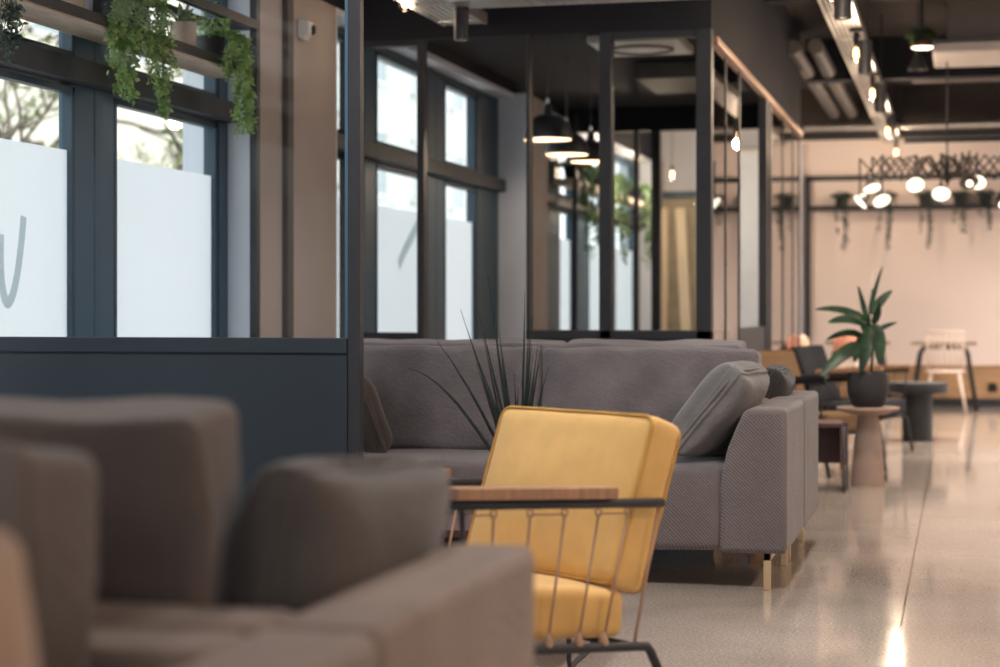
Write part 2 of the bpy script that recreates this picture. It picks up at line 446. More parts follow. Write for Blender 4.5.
# far wall
struct('wall_back', MB().box(-1.9, 6, YE, YE+.2, 0, H), M['peach'])
struct('wall_back_grey', MB().box(-3.9, -1.9, YE, YE+.2, 0, H), M['greywall'])
struct('trim_2', MB().box(-1.90, -1.78, YE-.10, YE, 0, 3.0), M['reveal'], bevel=.01)
struct('trim_3', MB().box(-1.70, 6, YE-.03, YE, .09, .44).box(-1.70, 6, YE-.045, YE, .44, .47), M['dado'], bevel=.004)
struct('baseboard_back', MB().box(-1.78, 6, YE-.04, YE, 0, .09), M['black'])
t = thing('wall_frame', 'black metal frame with a top shelf bar fixed to the far warm wall', 'frame', (0, YE, 0))
link('upright', MB().box(-1.745, -1.69, -.06, 0, .47, 2.66), M['black'], t)
link('top_bar', MB().box(-1.745, 3.0, -.06, 0, 2.60, 2.655), M['black'], t)
link('shelf_bar', MB().box(-1.69, 3.0, -.22, 0, 2.25, 2.30), M['black'], t)
o = tag(link('wall_outlet', MB().box(-.05, .05, -.014, 0, -.05, .05).box(-.035, .035, -.018, -.012, -.035, .035), M['outlet'], bevel=.004, loc=(.36, YE-.03, .22)),
        'small square black wall outlet on the wooden wainscot', 'outlet')
struct('wall_back_header', MB().box(-1.9, 5, 21.2, YE, 3.09, H), M['ceiling'])
d = sempty('door_2', (0, YE, 0))
link('door_frame', MB().box(-2.62, -2.56, -.08, 0, 0, 2.98).box(-2.1, -2.04, -.08, 0, 0, 2.98).box(-2.62, -2.04, -.08, 0, 2.92, 2.98), M['white'], d)
link('door_leaf', MB().box(-2.56, -2.1, -.05, 0, 0, 2.92), M['paleblue'], d)
d = sempty('door_3', (0, YE, 0))
link('door_frame', MB().box(-3.62, -3.52, -.12, 0, 0, 2.5).box(-2.86, -2.78, -.12, 0, 0, 2.5).box(-3.62, -2.78, -.12, 0, 2.42, 2.5), M['blueframe'], d)
link('door_leaf', MB().box(-3.52, -2.86, -.03, 0, 0, 2.42), pbr('door_tan', (.34, .29, .21), .7), d)
for i, (x, tl) in enumerate(((-3.42, .01), (-3.08, -.05))):
    o = tag(link('wooden_plank', MB().box(-.06, .06, -.03, 0, 0, 2.3), M['plank'], bevel=.003, loc=(x, YE-.14, 0), rot=(0, tl, 0)),
            ('upright pale wooden plank in the far doorway, the left one', 'leaning pale wooden plank in the far doorway, the right one')[i], 'plank', 'planks in the far doorway')

# near low partition with glass above
n = sempty('wall_near_partition', (0, YN, 0))
link('low_panel', MB().box(XW+.1, -2.155, -.03, .03, 0, .934).box(XW+.1, -2.155, -.02, .02, .934, .945), M['panel'], n)
link('cap_rail', MB().box(XW+.1, -2.155, -.035, .035, .942, .998), M['panel'], n, bevel=.004)
link('post', MB().box(-2.155, -2.108, -.025, .025, 0, H), M['black'], n, bevel=.004)
link('edge_strip', MB().box(-2.168, -2.155, -.015, .015, .998, H), M['mullion'], n)
link('glass_pane', MB().box(XW+.1, -2.18, -.005, .005, .998, H), M['glass'], n)

# glass room front
g = sempty('wall_glass_front', (0, YP, 0))
link('header', MB().box(XP, XS, -.03, .1, 2.73, H), M['bulk'], g)
link('low_panel', MB().box(-2.494, XS, -.02, .06, 0, .93), M['panel'], g)
link('sill_rail', MB().box(-2.494, XS, -.035, .07, .93, .982), M['black'], g, bevel=.004)
for a, b in ((-2.492, -2.474), (-2.053, -1.982), (-1.482, XS)):
    link('post', MB().box(a, b, -.035, .075, 0, 2.73), M['black'], g, bevel=.004)
link('top_rail', MB().box(-1.982, -1.482, -.02, .06, 2.685, 2.73), M['black'], g)
link('glass_pane', MB().box(-2.466, -2.053, .018, .026, .982, 2.73), M['glass'], g)
link('glass_pane', MB().box(-1.982, -1.482, .018, .026, .982, 2.685), M['glass'], g)
d = sempty('door_1', (0, YP, 0))
link('door_frame', MB().box(-3.66, -3.60, -.03, .05, 0, 2.73).box(-3.168, -3.125, -.03, .05, 0, 2.73).box(-3.60, -3.168, -.03, .05, 2.69, 2.73).box(-3.60, -3.168, -.03, .05, 0, .965), M['black'], d, bevel=.004)
link('glass_pane', MB().box(-3.60, -3.168, .005, .012, .965, 2.69), M['glass'], d)
# glass room side
g = sempty('wall_glass_side', (XS, 0, 0))
link('header', MB().box(-.07, 0, YP+.08, YB, 2.70, H), M['bulk'], g)
link('head_trim', MB().box(-.02, .025, YP+.1, YB, 2.655, 2.70), M['copper'], g, bevel=.004)
for a, b in ((11.35, 11.38), (12.06, 12.12), (13.72, 13.84), (13.98, 14.1), (15.12, 15.16), (16.05, 16.09), (16.72, 16.8)):
    link('post', MB().box(-.05 if 13 < a < 14.05 else -.020, .012 if 13 < a < 14.05 else .002, a, b, 0, 2.70), M['black'], g, bevel=.003)
link('low_panel', MB().box(-.04, 0, 12.12, 13.72, 0, .98), M['panel'], g)
for a, b in ((10.79, 11.35), (11.38, 12.06), (14.1, 15.12), (15.16, 16.05), (16.09, 16.72)):
    link('glass_pane', MB().box(-.012, -.004, a, b, 0, 2.66), M['mirrorglass'], g)
# glass room back
g = sempty('wall_glass_back', (0, YB, 0))
link('header', MB().box(XP, XS-.075, -.05, .05, 2.74, H), M['bulk'], g)
for a, b in ((-2.74, -2.66), (-2.9, -2.865)):
    link('post', MB().box(a, b, -.04, .04, 0, 2.74), M['black'], g)
link('glass_pane', MB().box(XP, -2.9, -.004, .004, 0, 2.74).box(-2.865, -2.74, -.004, .004, 0, 2.74).box(-2.66, XS-.09, -.004, .004, 0, 2.74), M['glass'], g)
struct('ceiling_glass_room', MB().box(XP, XS-.075, YP+.11, YB-.06, 2.95, 3.03), M['bulk'])

# sensor and conduit on the pier
t = thing('motion_sensor', 'white wedge-shaped motion sensor on the taupe pier', 'sensor', (XP, 9.6, 2.64))
link('body', MB().prism([(0, -.05), (.03, -.06), (.07, -.02), (.07, .04), (0, .06)], 'y', -.045, .045), M['white'], t, bevel=.008)
link('lens', MB().lathe([(0, .02), (.022, .015), (.03, 0)], 16, (.066, .02, 0), Matrix.Rotation(R(90), 4, 'Y')), M['black'], t, smooth=True)
tag(link('wall_conduit', MB().box(0, .035, -.045, .045, 0, 2.86), M['duct'], bevel=.006, loc=(XP, 9.37, 0)), 'dark vertical conduit running up the taupe pier', 'conduit')

# ---------------------------------------------------------------- sofas
def arm_poly(L, sgn, Hh=.715):
    # slanted inner side: wide at the base, narrow at the top
    ox = L/2
    pts = [(ox, .145), (ox, Hh), (ox-.15, Hh), (ox-.172, Hh-.02), (ox-.20, Hh-.08), (ox-.232, Hh-.16), (ox-.254, Hh-.25), (ox-.262, .40), (ox-.265, .145)]
    return [(x*sgn, z) for x, z in pts]
def sofa(label, loc, rz, fab, cfab, spans, ctop=.95, seed=0, L=2.33, D=.84):
    t = thing('sofa', label, 'sofa', loc, rz, 'back to back sofas')
    seat = MB().soft(0, .365, .315, L-.52, .73, .34, .035, (0, .012, .012), nz=.012, freq=4, seed=seed, cuts=20)
    link('seat', seat, fab, t, smooth=True)
    for s in (1, -1):
        m = MB(); poly = arm_poly(L, s); m.prism(poly, 'y', .0, D-.005)
        link('arm', m, fab, t, smooth='auto', bevel=.022, seg=3)
    link('back_frame', MB().box(-L/2+.155, L/2-.155, D-.165, D-.003, .145, .71), fab, t, smooth='auto', bevel=.025, seg=3)
    for i, (a, b) in enumerate(spans):
        mt = Matrix.Rotation(R(-7), 4, 'X')
        zc = (.475+ctop)/2
        m = MB().soft((a+b)/2, D-.275, zc, b-a-.006, .20, ctop-.475, .03, (.0, .03, .004), nz=.012, freq=6, seed=seed+i*7+1, mtx=mt, cuts=22)
        c = link('back_cushion', m, cfab, t, smooth=True)
    for s in (1, -1):
        x = s*(L/2-.08)
        m = MB().box(x-.014, x+.014, .03, .058, 0, .15).box(x-.014, x+.014, D-.09, D-.06, 0, .15).box(x-.014, x+.014, .03, D-.06, .115, .15)
        link('leg', m, M['brass'], t, bevel=.002)
    return t
XR_B = -.655; XR_A = -.675; LB = 2.33
cB = XR_B-LB/2; cA = XR_A-LB/2
i_ = LB/2-.165
sofa('grey corduroy sofa facing the camera behind the yellow armchair', (cB, 7.27, 0), 0, M['sofa'], M['cushion'], [(-i_, .07), (.07, i_)], .935, 1)
sofa('grey corduroy sofa backing onto the one behind the yellow armchair', (cB, 8.95, 0), PI, M['sofa'], M['cushion'], [(-i_+.12, -.05), (-.05, i_)], .955, 2)
sofa('blurred taupe sofa in the left foreground with its arm beside the yellow chair', (cA, 2.97, 0), PI, M['taupe_sofa'], M['taupe_cushion'], [(-i_+.145, .1), (.1, i_)], .965, 3)
sofa('blurred taupe sofa nearest the camera at the bottom left corner', (cA, 1.29, 0), 0, M['taupe_sofa'], M['taupe_cushion'], [(-i_, -.1), (-.1, i_-.12)], .95, 4)

def pillow(label, loc, rot, size, mat, seed, group=None, nzv=.012):
    m = MB().soft(0, 0, 0, size[0], size[1], size[2], .03, (0, 0, 0), pinch=0, nz=nzv, freq=6, seed=seed, cuts=18)
    o = link('throw_pillow', m, mat, smooth=True, loc=loc, rot=rot)
    tag(o, label, 'pillow', group)
    # seam piping round the edge
    pts = []
    a, b = size[1]/2*.985, size[2]/2*.985
    for i in range(48):
        u = 2*PI*i/48; c, s = math.cos(u), math.sin(u)
        k = 1/max(abs(c), abs(s)); k = min(k, 1.24)
        p = Vector((0, c*k*a*.98, s*k*b*.98)); pts.append(p)
    link('piping', MB().tube(pts, .006, 6, closed=True), mat, o, smooth=True)
    return o
pillow('dark brown bolster pillow leaning inside the arm of the blurred taupe sofa', (-.925, 2.70, .66), (R(-4), R(9), R(-3)), (.19, .66, .44), M['brown_pillow'], 5)
pillow('tan pillow at the left edge of the picture, nearest the camera', (-.885, 1.315, .68), (0, R(-2), 0), (.18, .56, .42), M['tan_pillow'], 6)
pillow('light grey square pillow leaning on the right arm of the grey sofa', (-.955, 7.53, .70), (0, R(40), R(-10)), (.21, .42, .43), M['grey_pillow'], 8)
pillow('dark brown pillow on the far grey sofa beside its right arm', (-.865, 8.52, .69), (0, R(30), 0), (.18, .5, .34), M['dark_pillow'], 9)
pillow('brown pillow at the left end of the grey sofa beside the black post', (-2.50, 7.60, .65), (0, R(-20), R(30)), (.15, .38, .36), M['brown_pillow'], 10)

# ---------------------------------------------------------------- lounge chair (wire-strung sides)
def lounge_chair(label, loc, rz, fab, pipe, cordm, padm=None):
    t = thing('lounge_chair', label, 'armchair', loc, rz)
    hw = .36
    def rail(y): return .235+(-y)*.085+.012          # lower side rail height, rising to the front
    def top(y): return .612-(y-.0)*.055              # armrest bar height
    for s in (1, -1):
        x = s*hw
        link('side_rail', MB().tube([(x, .42, 0), (x, .31, rail(.26)-.02), (x, .295, rail(.26)-.004), (x, .25, rail(.25)), (x, -.26, rail(-.26)), (x, -.30, rail(-.27)-.004), (x, -.315, rail(-.27)-.02), (x, -.36, 0)], .0125, 10), M['black'], t, smooth=True)
        arm = link('arm_bar', MB().tube([(x, -.335, top(-.335)), (x, .35, top(.35))], .0125, 10), M['black'], t, smooth=True)
        link('armrest_pad', MB().box(x-.035, x+.03, -.345, .17, .013, .043, Matrix.Translation((0, 0, .612)) @ Matrix.Rotation(-math.atan(.055), 4, 'X')), padm or M['oak'], arm, bevel=.004)
        link('back_cord', MB().tube([(x, .34, top(.34)), (x, .25, rail(.25))], .0042, 8), cordm, t, smooth=True)
        link('front_post', MB().tube([(x, -.31, top(-.31)), (x, -.30, .42), (x, -.285, rail(-.27))], .007, 8), M['black'], t, smooth=True)
        tops = [-.215, -.10, .012, .125, .225]
        bots = [-.23, -.13, -.04, .06, .145]
        for a, b in zip(tops, bots):
            link('side_cord', MB().tube([(x+s*.004, a, top(a)-.028), (x, b, rail(b)+.012)], .0035, 6)
                 .tube([(x+s*.004, a+.010*math.cos(u), top(a)-.022+.010*math.sin(u)) for u in [k*PI/6 for k in range(12)]], .0028, 5, closed=True)
                 .lathe([(.012, 0), (.014, .01), (.006, .03), (.004, .035)], 8, (x, b, rail(b)+.006)), cordm, t, smooth=True)
        for a, b in ((tops[0]-.08, tops[0]), (tops[1], tops[2]), (tops[3], tops[4])):
            link('cord_bridge', MB().tube([(x+s*.004, a, top(a)-.026), (x+s*.004, b, top(b)-.026)], .0028, 5), cordm, t)
    for y in (.245, -.25):
        link('cross_bar', MB().tube([(-hw, y, rail(y)), (hw, y, rail(y))], .0115, 8), M['black'], t, smooth=True)
    mt = Matrix.Rotation(math.atan(-.085), 4, 'X')
    sc = link('seat_cushion', MB().soft(0, -.035, .331, .65, .58, .125, .028, (0, 0, .018), nz=.004, seed=2, mtx=mt, cuts=16), fab, t, smooth=True)
    mb = Matrix.Translation((0, .333, .585)) @ Matrix.Rotation(R(-19), 4, 'X')
    m = MB().soft(0, 0, 0, .66, .115, .47, .03, (0, .022, 0), nz=.004, seed=3, cuts=18)
    for v in m.bm.verts: v.co = mb @ v.co
    bc = link('back_cushion', m, fab, t, smooth=True)
    for yy in (-.052, .052):
        ring = []
        a, b, rr = .3235, .2285, .035
        for (cx, cz, a0) in ((a-rr, b-rr, 0), (-a+rr, b-rr, 90), (-a+rr, -b+rr, 180), (a-rr, -b+rr, 270)):
            for k in range(7):
                u = R(a0+15*k); ring.append(mb @ Vector((cx+rr*math.cos(u), yy, cz+rr*math.sin(u))))
        link('piping', MB().tube(ring, .0045, 6, closed=True), pipe, bc, smooth=True)
    return t
# near arm bar runs from (.. 450) to (.. 668): turned 46 degrees
CH = lounge_chair('mustard yellow armchair with black metal frame and corded sides', (-1.26, 4.775, 0), R(-38), M['yellow'], M['yellow_pipe'], M['cord'])
lounge_chair('dim ochre armchair behind the far end of the grey sofas', (-.98, 12.75, 0), R(62), M['ochre'], M['ochre'], M['black'], M['black'])
lounge_chair('black armchair with wooden arms behind the potted plant', (-.80, 14.55, 0), R(75), M['blackfab'], M['blackfab'], M['black'])

# ---------------------------------------------------------------- small tables
def box_table(label, loc, w_, d_, rz=0):
    t = thing('side_table', label, 'table', loc, rz, 'maroon box side tables')
    m = MB().box(-w_/2, w_/2, -d_/2, d_/2, .395, .42)
    for s in (1, -1):
        m.box(s*w_/2-.008, s*w_/2+.008, -d_/2, d_/2, .15, .42)
    m.box(-w_/2, w_/2, d_/2-.012, d_/2+.004, .15, .42)
    link('body', m, M['maroon'], t, bevel=.003)
    for s in (1, -1):
        x = s*(w_/2+.012)
        link('leg', MB().tube([(x, -d_/2+.02, .40), (x, -d_/2+.02, .03), (x, -d_/2+.035, .008), (x, d_/2-.035, .008), (x, d_/2-.02, .03), (x, d_/2-.02, .40)], .008, 8), M['black'], t, smooth=True)
    return t
box_table('maroon metal side table half hidden behind the yellow armchair', (-1.42, 5.72, 0), .5, .42)
box_table('maroon metal side table at the end of the far grey sofa', (-.90, 11.45, 0), .42, .40)

t = thing('pedestal_table', 'taupe pedestal table carrying the black plant pot', 'table', (-.56, 11.82, 0))
link('top', MB().lathe([(0, .475), (.06, .44), (.11, .445), (.19, .474), (.198, .482), (.195, .492), (0, .492)], 40), M['stone'], t, smooth='auto')
link('column', MB().lathe([(0, 0), (.108, 0), (.110, .01), (.088, .25), (.066, .40), (.064, .43), (.075, .45), (0, .45)], 40), M['stone'], t, smooth='auto')
link('foot_clip', MB().box(.09, .118, -.02, .02, .03, .075), M['black'], t, bevel=.003)
t = thing('pedestal_table', 'round black pedestal table beyond the potted plant', 'table', (-.35, 16.0, 0))
link('top', MB().lathe([(0, .40), (.235, .40), (.25, .41), (.25, .48), (.24, .492), (0, .492)], 48), M['black'], t, smooth='auto')
link('column', MB().lathe([(0, 0), (.128, 0), (.128, .40), (0, .40)], 40), M['black'], t, smooth='auto')

# ---------------------------------------------------------------- plants
def pot_mesh(r0, r1, h):
    return MB().lathe([(0, 0), (r0, 0), (r0+.004, .006), (r1, h-.01), (r1, h), (r1-.012, h), (r1-.014, h-.035), (0, h-.035)], 28)
def spiky(loc):
    rnd = random.Random(5)
    t = thing('spiky_plant', 'thin spiky grass plant in a pot behind the yellow chair', 'plant', loc)
    link('pot', pot_mesh(.075, .10, .20), M['blackpot'], t, smooth='auto')
    link('soil', MB().lathe([(0, .168), (.086, .166)], 20), M['soil'], t)
    sp = [(-1.0, .58, .26, -.02), (-.85, .56, .10, .04), (-.52, .60, .04, .0), (-.22, .66, .01, -.02), (.0, .58, .0, .05), (.12, .52, .02, .02), (.28, .46, .05, 0),
          (-.42, .56, .02, .03), (.42, .38, .02, 0), (-.14, .46, .0, -.04), (.2, .40, .01, 0), (-.3, .48, .02, -.05), (.05, .50, 0, .05), (-.6, .42, .05, .06)]
    for i in range(16): sp.append((rnd.uniform(-.5, .42), rnd.uniform(.30, .44), rnd.uniform(0, .04), rnd.uniform(-.06, .06)))
    m = MB()
    for lean, ln, droop, ty in sp:
        pts = []
        for k in range(11):
            u = k/10
            pts.append((lean*ln*.55*u+rnd.uniform(-.001, .001)+(.03*lean), ty*(1+u), .16+ln*u*(1-abs(lean)*.18)-droop*u**3*.55))
        m.blade(pts, .014, .5, prof=lambda q: max(.12, 1-q**1.5), nrm=Vector((.2, 1, .1)))
    link('leaves', m, M['grass'], t)
spiky((-1.36, 5.70, .42))

def big_leaf_plant(loc):
    t = thing('potted_plant', 'broad leaved green plant in a round black pot on the taupe table', 'plant', loc)
    link('pot', MB().lathe([(0, 0), (.085, 0), (.105, .02), (.128, .09), (.130, .14), (.118, .215), (.110, .22), (.105, .20), (0, .19)], 36), M['blackpot'], t, smooth='auto')
    link('soil', MB().lathe([(0, .195), (.108, .195)], 24), M['soil'], t)
    # camera right / up offsets measured in the photo, metres
    st = MB()
    st.tube([(.02, 0, .19), (.03, .0, .36), (.012, 0, .52)], .009, 8)
    st.tube([(-.03, .02, .19), (-.02, .01, .30), (-.035, .0, .42), (-.01, 0, .5)], .007, 8)
    st.tube([(.015, 0, .5), (.008, 0, .62), (.03, 0, .74)], .005, 6)
    link('stem', st, M['dracaena'], t, smooth=True)
    L = [  # base, mid, tip, width
        ((.01, 0, .50), (-.10, -.02, .63), (-.34, -.05, .61), .085),
        ((-.01, 0, .50), (-.10, -.06, .57), (-.27, -.12, .53), .10),
        ((-.02, 0, .42), (-.10, .02, .50), (-.25, .05, .42), .075),
        ((-.03, 0, .38), (-.14, -.08, .38), (-.32, -.14, .20), .12),
        ((.0, -.02, .50), (-.02, -.10, .40), (-.07, -.12, .22), .11),
        ((.02, -.02, .52), (.06, -.09, .44), (.05, -.11, .27), .12),
        ((.02, 0, .58), (.07, 0, .66), (.15, 0, .73), .075),
        ((.0, 0, .5), (-.02, .02, .62), (-.06, .02, .76), .05),
        ((.01, 0, .58), (.03, 0, .70), (.09, 0, .88), .035),
        ((.04, 0, .46), (.09, .02, .5), (.19, .03, .53), .05),
        ((.03, 0, .52), (.06, -.04, .58), (.05, -.08, .66), .06),
        ((-.01, .02, .45), (-.03, .05, .54), (-.05, .06, .60), .06),
        ((.02, .02, .5), (.09, .08, .46), (.10, .12, .33), .09),
        ((.0, .02, .45), (-.04, .08, .40), (-.06, .13, .28), .09)]
    for a, b, c, w_ in L:
        a, b, c = Vector(a), Vector(b), Vector(c)
        pts = [(a*(1-u)**2+b*2*u*(1-u)+c*u*u) for u in [k/13 for k in range(14)]]
        m = MB(); m.blade(pts, w_*.8, .3, prof=lambda q: max(.03, math.sin(PI*min(1, q**.72)))**.5, nrm=Vector((.1, -.75, .65)))
        link('leaf', m, M['dracaena'], t, smooth=True)
    m = MB(); m.blade([(-.0+.06*u, 0, .74+.14*u) for u in [k/6 for k in range(7)]], .03, .4, nrm=Vector((0, -1, .2)))
    link('pale_spathe', m, M['offwhite'], t, smooth=True)
    t.rotation_euler = (0, 0, R(14))
big_leaf_plant((-.56, 11.82, .492))

def trailing(label, loc, pot, strands, lsize, seed, mat, dens=130, group=None, mound=.1):
    """pot on a shelf with strands of small leaves spilling over the front edge; strands: (dx, dy, drop)"""
    rnd = random.Random(seed)
    t = thing('trailing_plant', label, 'plant', loc, 0, group)
    r0, r1, h, pm = pot
    link('pot', pot_mesh(r0, r1, h), pm, t, smooth='auto')
    m = MB(); s = MB()
    for i in range(int(mound*1500)):
        u = rnd.uniform(0, 2*PI); q = rnd.random()**.5*r1*1.5; z = h+rnd.uniform(-.02, mound)*(1-q/(r1*1.7))
        m.leaf(Vector((q*math.cos(u), q*math.sin(u), z)), Vector((math.cos(u)+rnd.uniform(-.6, .6), math.sin(u)+rnd.uniform(-.6, .6), rnd.uniform(-.5, .6))), Vector((rnd.uniform(-1, 1), rnd.uniform(-1, 1), 1)), lsize*rnd.uniform(.7, 1.3), lsize*rnd.uniform(.6, .9))
    for dx, dy, drop in strands:
        pts = []
        wob = rnd.uniform(0, 6)
        for k in range(15):
            u = k/14
            if u < .3:
                v = u/.3; p = Vector((dx*v, dy*v, h+.03*math.sin(PI*v)))
            else:
                v = (u-.3)/.7; p = Vector((dx+.012*math.sin(wob+5*v), dy+.018*math.sin(wob*2+4*v), h-drop*v))
            pts.append(p)
        s.tube(pts, .0018, 4)
        n_ = int(dens*(drop+.15))
        for k in range(n_):
            f = rnd.random()**.85*13.99; i = int(f); p = pts[i].lerp(pts[i+1], f-i)
            d_ = Vector((rnd.uniform(-.3, 1), rnd.uniform(-1, 1), rnd.uniform(-1, .25)))
            p = p+Vector((rnd.gauss(0, .010), rnd.gauss(0, .013), rnd.gauss(0, .01)))
            m.leaf(p, d_, Vector((rnd.uniform(-1, 1), rnd.uniform(-1, 1), rnd.uniform(-.2, 1))), lsize*rnd.uniform(.6, 1.25), lsize*rnd.uniform(.5, .85))
    link('stem', s, mat, t); link('foliage', m, mat, t)
    return t

# window shelf unit
XF, ZS = -3.42, 2.256
t = thing('window_shelf', 'wooden plant shelf in a black metal frame across the left window', 'shelf', (0, 0, 0))
link('shelf_board', MB().box(XW+.055, XF, 3.0, 8.62, ZS, ZS+.05), M['shelfwood'], t, bevel=.004)
link('front_edge', MB().box(XF, XF+.012, 3.0, 8.66, ZS+.012, ZS+.055), M['black'], t)
for y in (3.0, 8.66):
    link('post', MB().box(XF-.02, XF+.018, y, y+.045, 0, 2.9), M['black'], t)
link('upper_frame', MB().box(XF-.02, XF+.018, 3.0, 8.66, 2.50, 2.545).box(XW+.06, XW+.085, 3.0, 8.66, 2.50, 2.535).box(XW+.06, XF, 8.66, 8.69, 2.50, 2.54), M['black'], t)
zt = ZS+.05
trailing('trailing ivy spilling off the left window shelf in front of the wide mullion', (-3.52, 7.14, zt), (.07, .09, .14, M['blackpot']),
         [(.13, -.10, .34), (.12, -.06, .44), (.13, -.02, .40), (.12, .02, .36), (.13, .06, .45), (.12, -.08, .30), (.13, .03, .27), (.13, -.12, .22), (.14, .0, .46), (.14, .08, .3)], .027, 1, M['ivy'], 420, mound=.22)
trailing('trailing ivy with two long thin strands beside the clay pot on the shelf', (-3.52, 7.46, zt), (.06, .08, .13, M['blackpot']),
         [(.13, -.10, .30), (.13, -.03, .34), (.12, .0, .40), (.13, .05, .47), (.12, .08, .48), (.13, .05, .36), (.13, -.12, .22), (.12, .03, .49), (.14, .1, .33)], .024, 2, M['ivy'], 380, mound=.2)
trailing('bushy bright ivy hanging from the right end of the window shelf', (-3.49, 8.27, zt), (.06, .075, .10, M['blackpot']),
         [(.13, .05, .38), (.12, .14, .44), (.12, .20, .40), (.13, .0, .26), (.12, .11, .46), (.10, .22, .36), (.12, .17, .45), (.13, -.08, .18), (.12, -.02, .2)], .026, 3, M['ivy'], 400, mound=.22)
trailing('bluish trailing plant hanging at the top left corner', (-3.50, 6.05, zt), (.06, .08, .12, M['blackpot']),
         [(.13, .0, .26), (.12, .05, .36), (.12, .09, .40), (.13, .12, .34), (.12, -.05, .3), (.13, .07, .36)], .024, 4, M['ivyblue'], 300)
for y, r_, h_, mt_, nm, lb in ((6.84, .085, .17, M['claypot'], 'clay_pot', 'pale clay pot on the window shelf left of the thick ivy'),
                           (6.985, .045, .12, M['lavpot'], 'lavender_pot', 'small lavender pot on the shelf between clay pot and ivy')):
    t = thing('flower_pot', lb, 'pot', (-3.51, y, zt))
    link('body', pot_mesh(r_*.8, r_, h_), mt_, t, smooth='auto'); link('soil', MB().lathe([(0, h_-.034), (r_-.016, h_-.034)], 20), M['soil'], t)
    m = MB(); rnd = random.Random(int(y*10))
    for i in range(14):
        u = rnd.uniform(0, 2*PI); k = rnd.uniform(.1, .7)
        m.blade([(math.cos(u)*k*.16*q, math.sin(u)*k*.16*q, h_-.04+.22*q-.05*q*q) for q in [j/5 for j in range(6)]], .02, .4, nrm=Vector((-math.sin(u), math.cos(u), .6)))
    link('leaves', m, M['ivy'], t)
t = thing('succulent', 'thick leaved succulent in a pale clay pot on the window shelf', 'plant', (-3.50, 7.98, zt))
link('pot', pot_mesh(.052, .062, .125), M['claypot'], t, smooth='auto'); link('soil', MB().lathe([(0, .09), (.046, .09)], 20), M['soil'], t)
rnd = random.Random(8)
for i in range(13):
    u = i*2.4; k = .25+.75*i/13
    pts = [(math.cos(u)*k*.15*q, math.sin(u)*k*.15*q, .085+.17*q*(1.15-k*.75)-.05*k*q**3) for q in [j/7 for j in range(8)]]
    m = MB(); m.blade(pts, .042, .45, prof=lambda q: (1-q)**.45*(.75+.5*q*(1-q)*2), nrm=Vector((-math.sin(u)*.1, math.cos(u)*.1, 1)))
    link('leaf', m, M['agave'], t, smooth=True)
# third window group: planter greenery seen through the glass room
t = thing('window_shelf', 'dark plant shelf at the far window seen through the glass room', 'shelf', (0, 0, 0))
link('shelf_board', MB().box(XW+.055, XF, 16.6, 21.4, ZS, ZS+.05), M['shelfwood'], t)
link('post', MB().box(XF-.02, XF+.018, 16.6, 16.64, 0, 2.9), M['black'], t); link('post', MB().box(XF-.02, XF+.018, 21.36, 21.4, 0, 2.9), M['black'], t)
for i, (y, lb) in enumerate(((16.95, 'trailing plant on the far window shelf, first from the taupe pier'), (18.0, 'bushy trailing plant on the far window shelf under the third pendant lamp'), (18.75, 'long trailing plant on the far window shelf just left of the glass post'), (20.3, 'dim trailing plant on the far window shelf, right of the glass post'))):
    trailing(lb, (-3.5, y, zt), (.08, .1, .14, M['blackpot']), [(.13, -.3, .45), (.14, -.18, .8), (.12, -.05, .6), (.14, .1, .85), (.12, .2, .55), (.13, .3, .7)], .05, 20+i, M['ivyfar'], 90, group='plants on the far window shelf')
# plants along the far wall frame
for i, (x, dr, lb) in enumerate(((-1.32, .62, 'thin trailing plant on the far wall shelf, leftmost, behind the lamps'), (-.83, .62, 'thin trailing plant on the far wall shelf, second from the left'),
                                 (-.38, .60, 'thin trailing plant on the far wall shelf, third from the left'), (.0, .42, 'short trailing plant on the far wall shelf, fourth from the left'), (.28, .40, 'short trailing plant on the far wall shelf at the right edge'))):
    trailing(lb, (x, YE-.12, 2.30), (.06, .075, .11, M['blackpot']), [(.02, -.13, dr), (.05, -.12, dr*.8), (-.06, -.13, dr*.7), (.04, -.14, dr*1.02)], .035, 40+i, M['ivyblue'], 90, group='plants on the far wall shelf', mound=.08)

# ---------------------------------------------------------------- far tables and chairs
def a_table(label, loc, w_=.70, d_=.6):
    t = thing('trestle_table', label, 'table', loc, 0, 'thin topped tables at the far wall')
    link('table_top', MB().box(-w_/2, w_/2, -d_/2, d_/2, .72, .75), M['tabletop'], t, bevel=.004)
    for s in (1, -1):
        for y in (d_/2-.08, -d_/2+.08):
            x = s*.25
            link('leg', MB().tube([(s*.02, y*.9, .695), (s*.17, y*.9, .695), (s*.225, y*.92, .675), (s*.255, y*.94, .62), (s*.345, y, 0)], .026, 8), M['black'], t, smooth=True)
    return t
a_table('small square table with black splayed legs at the far wall, right', (-.17, 21.0, 0))
a_table('small square table with black splayed legs behind the potted plant', (-1.10, 21.0, 0))
def slat_chair(label, loc, rz, mat):
    t = thing('dining_chair', label, 'chair', loc, rz, 'pale chairs at the far wall')
    link('seat', MB().lathe([(0, .43), (.19, .43), (.215, .445), (.205, .462), (0, .452)], 32), mat, t, smooth='auto')
    for a in range(9):
        u = R(200+a*17.5); x, y = .205*math.cos(u), .17*math.sin(u)-.02
        link('back_slat', MB().tube([(x*.9, y, .45), (x*1.0, y-.02, .64), (x*.98, y-.035, .86)], .009, 6), mat, t, smooth=True)
    link('back_rail', MB().tube([(.205*.99*math.cos(R(195+k*10)), .17*math.sin(R(195+k*10))-.055, .865) for k in range(16)], .015, 8), mat, t, smooth=True)
    for x in (-1, 1):
        for y in (-1, 1):
            link('leg', MB().tube([(x*.14, y*.12, .44), (x*.215, y*.19, 0)], .015, 8, rad=[.019, .012]), mat, t, smooth=True)
    return t
slat_chair('off white slat back chair in front of the right far table', (-.15, 20.3, 0), 0, M['offwhite'])
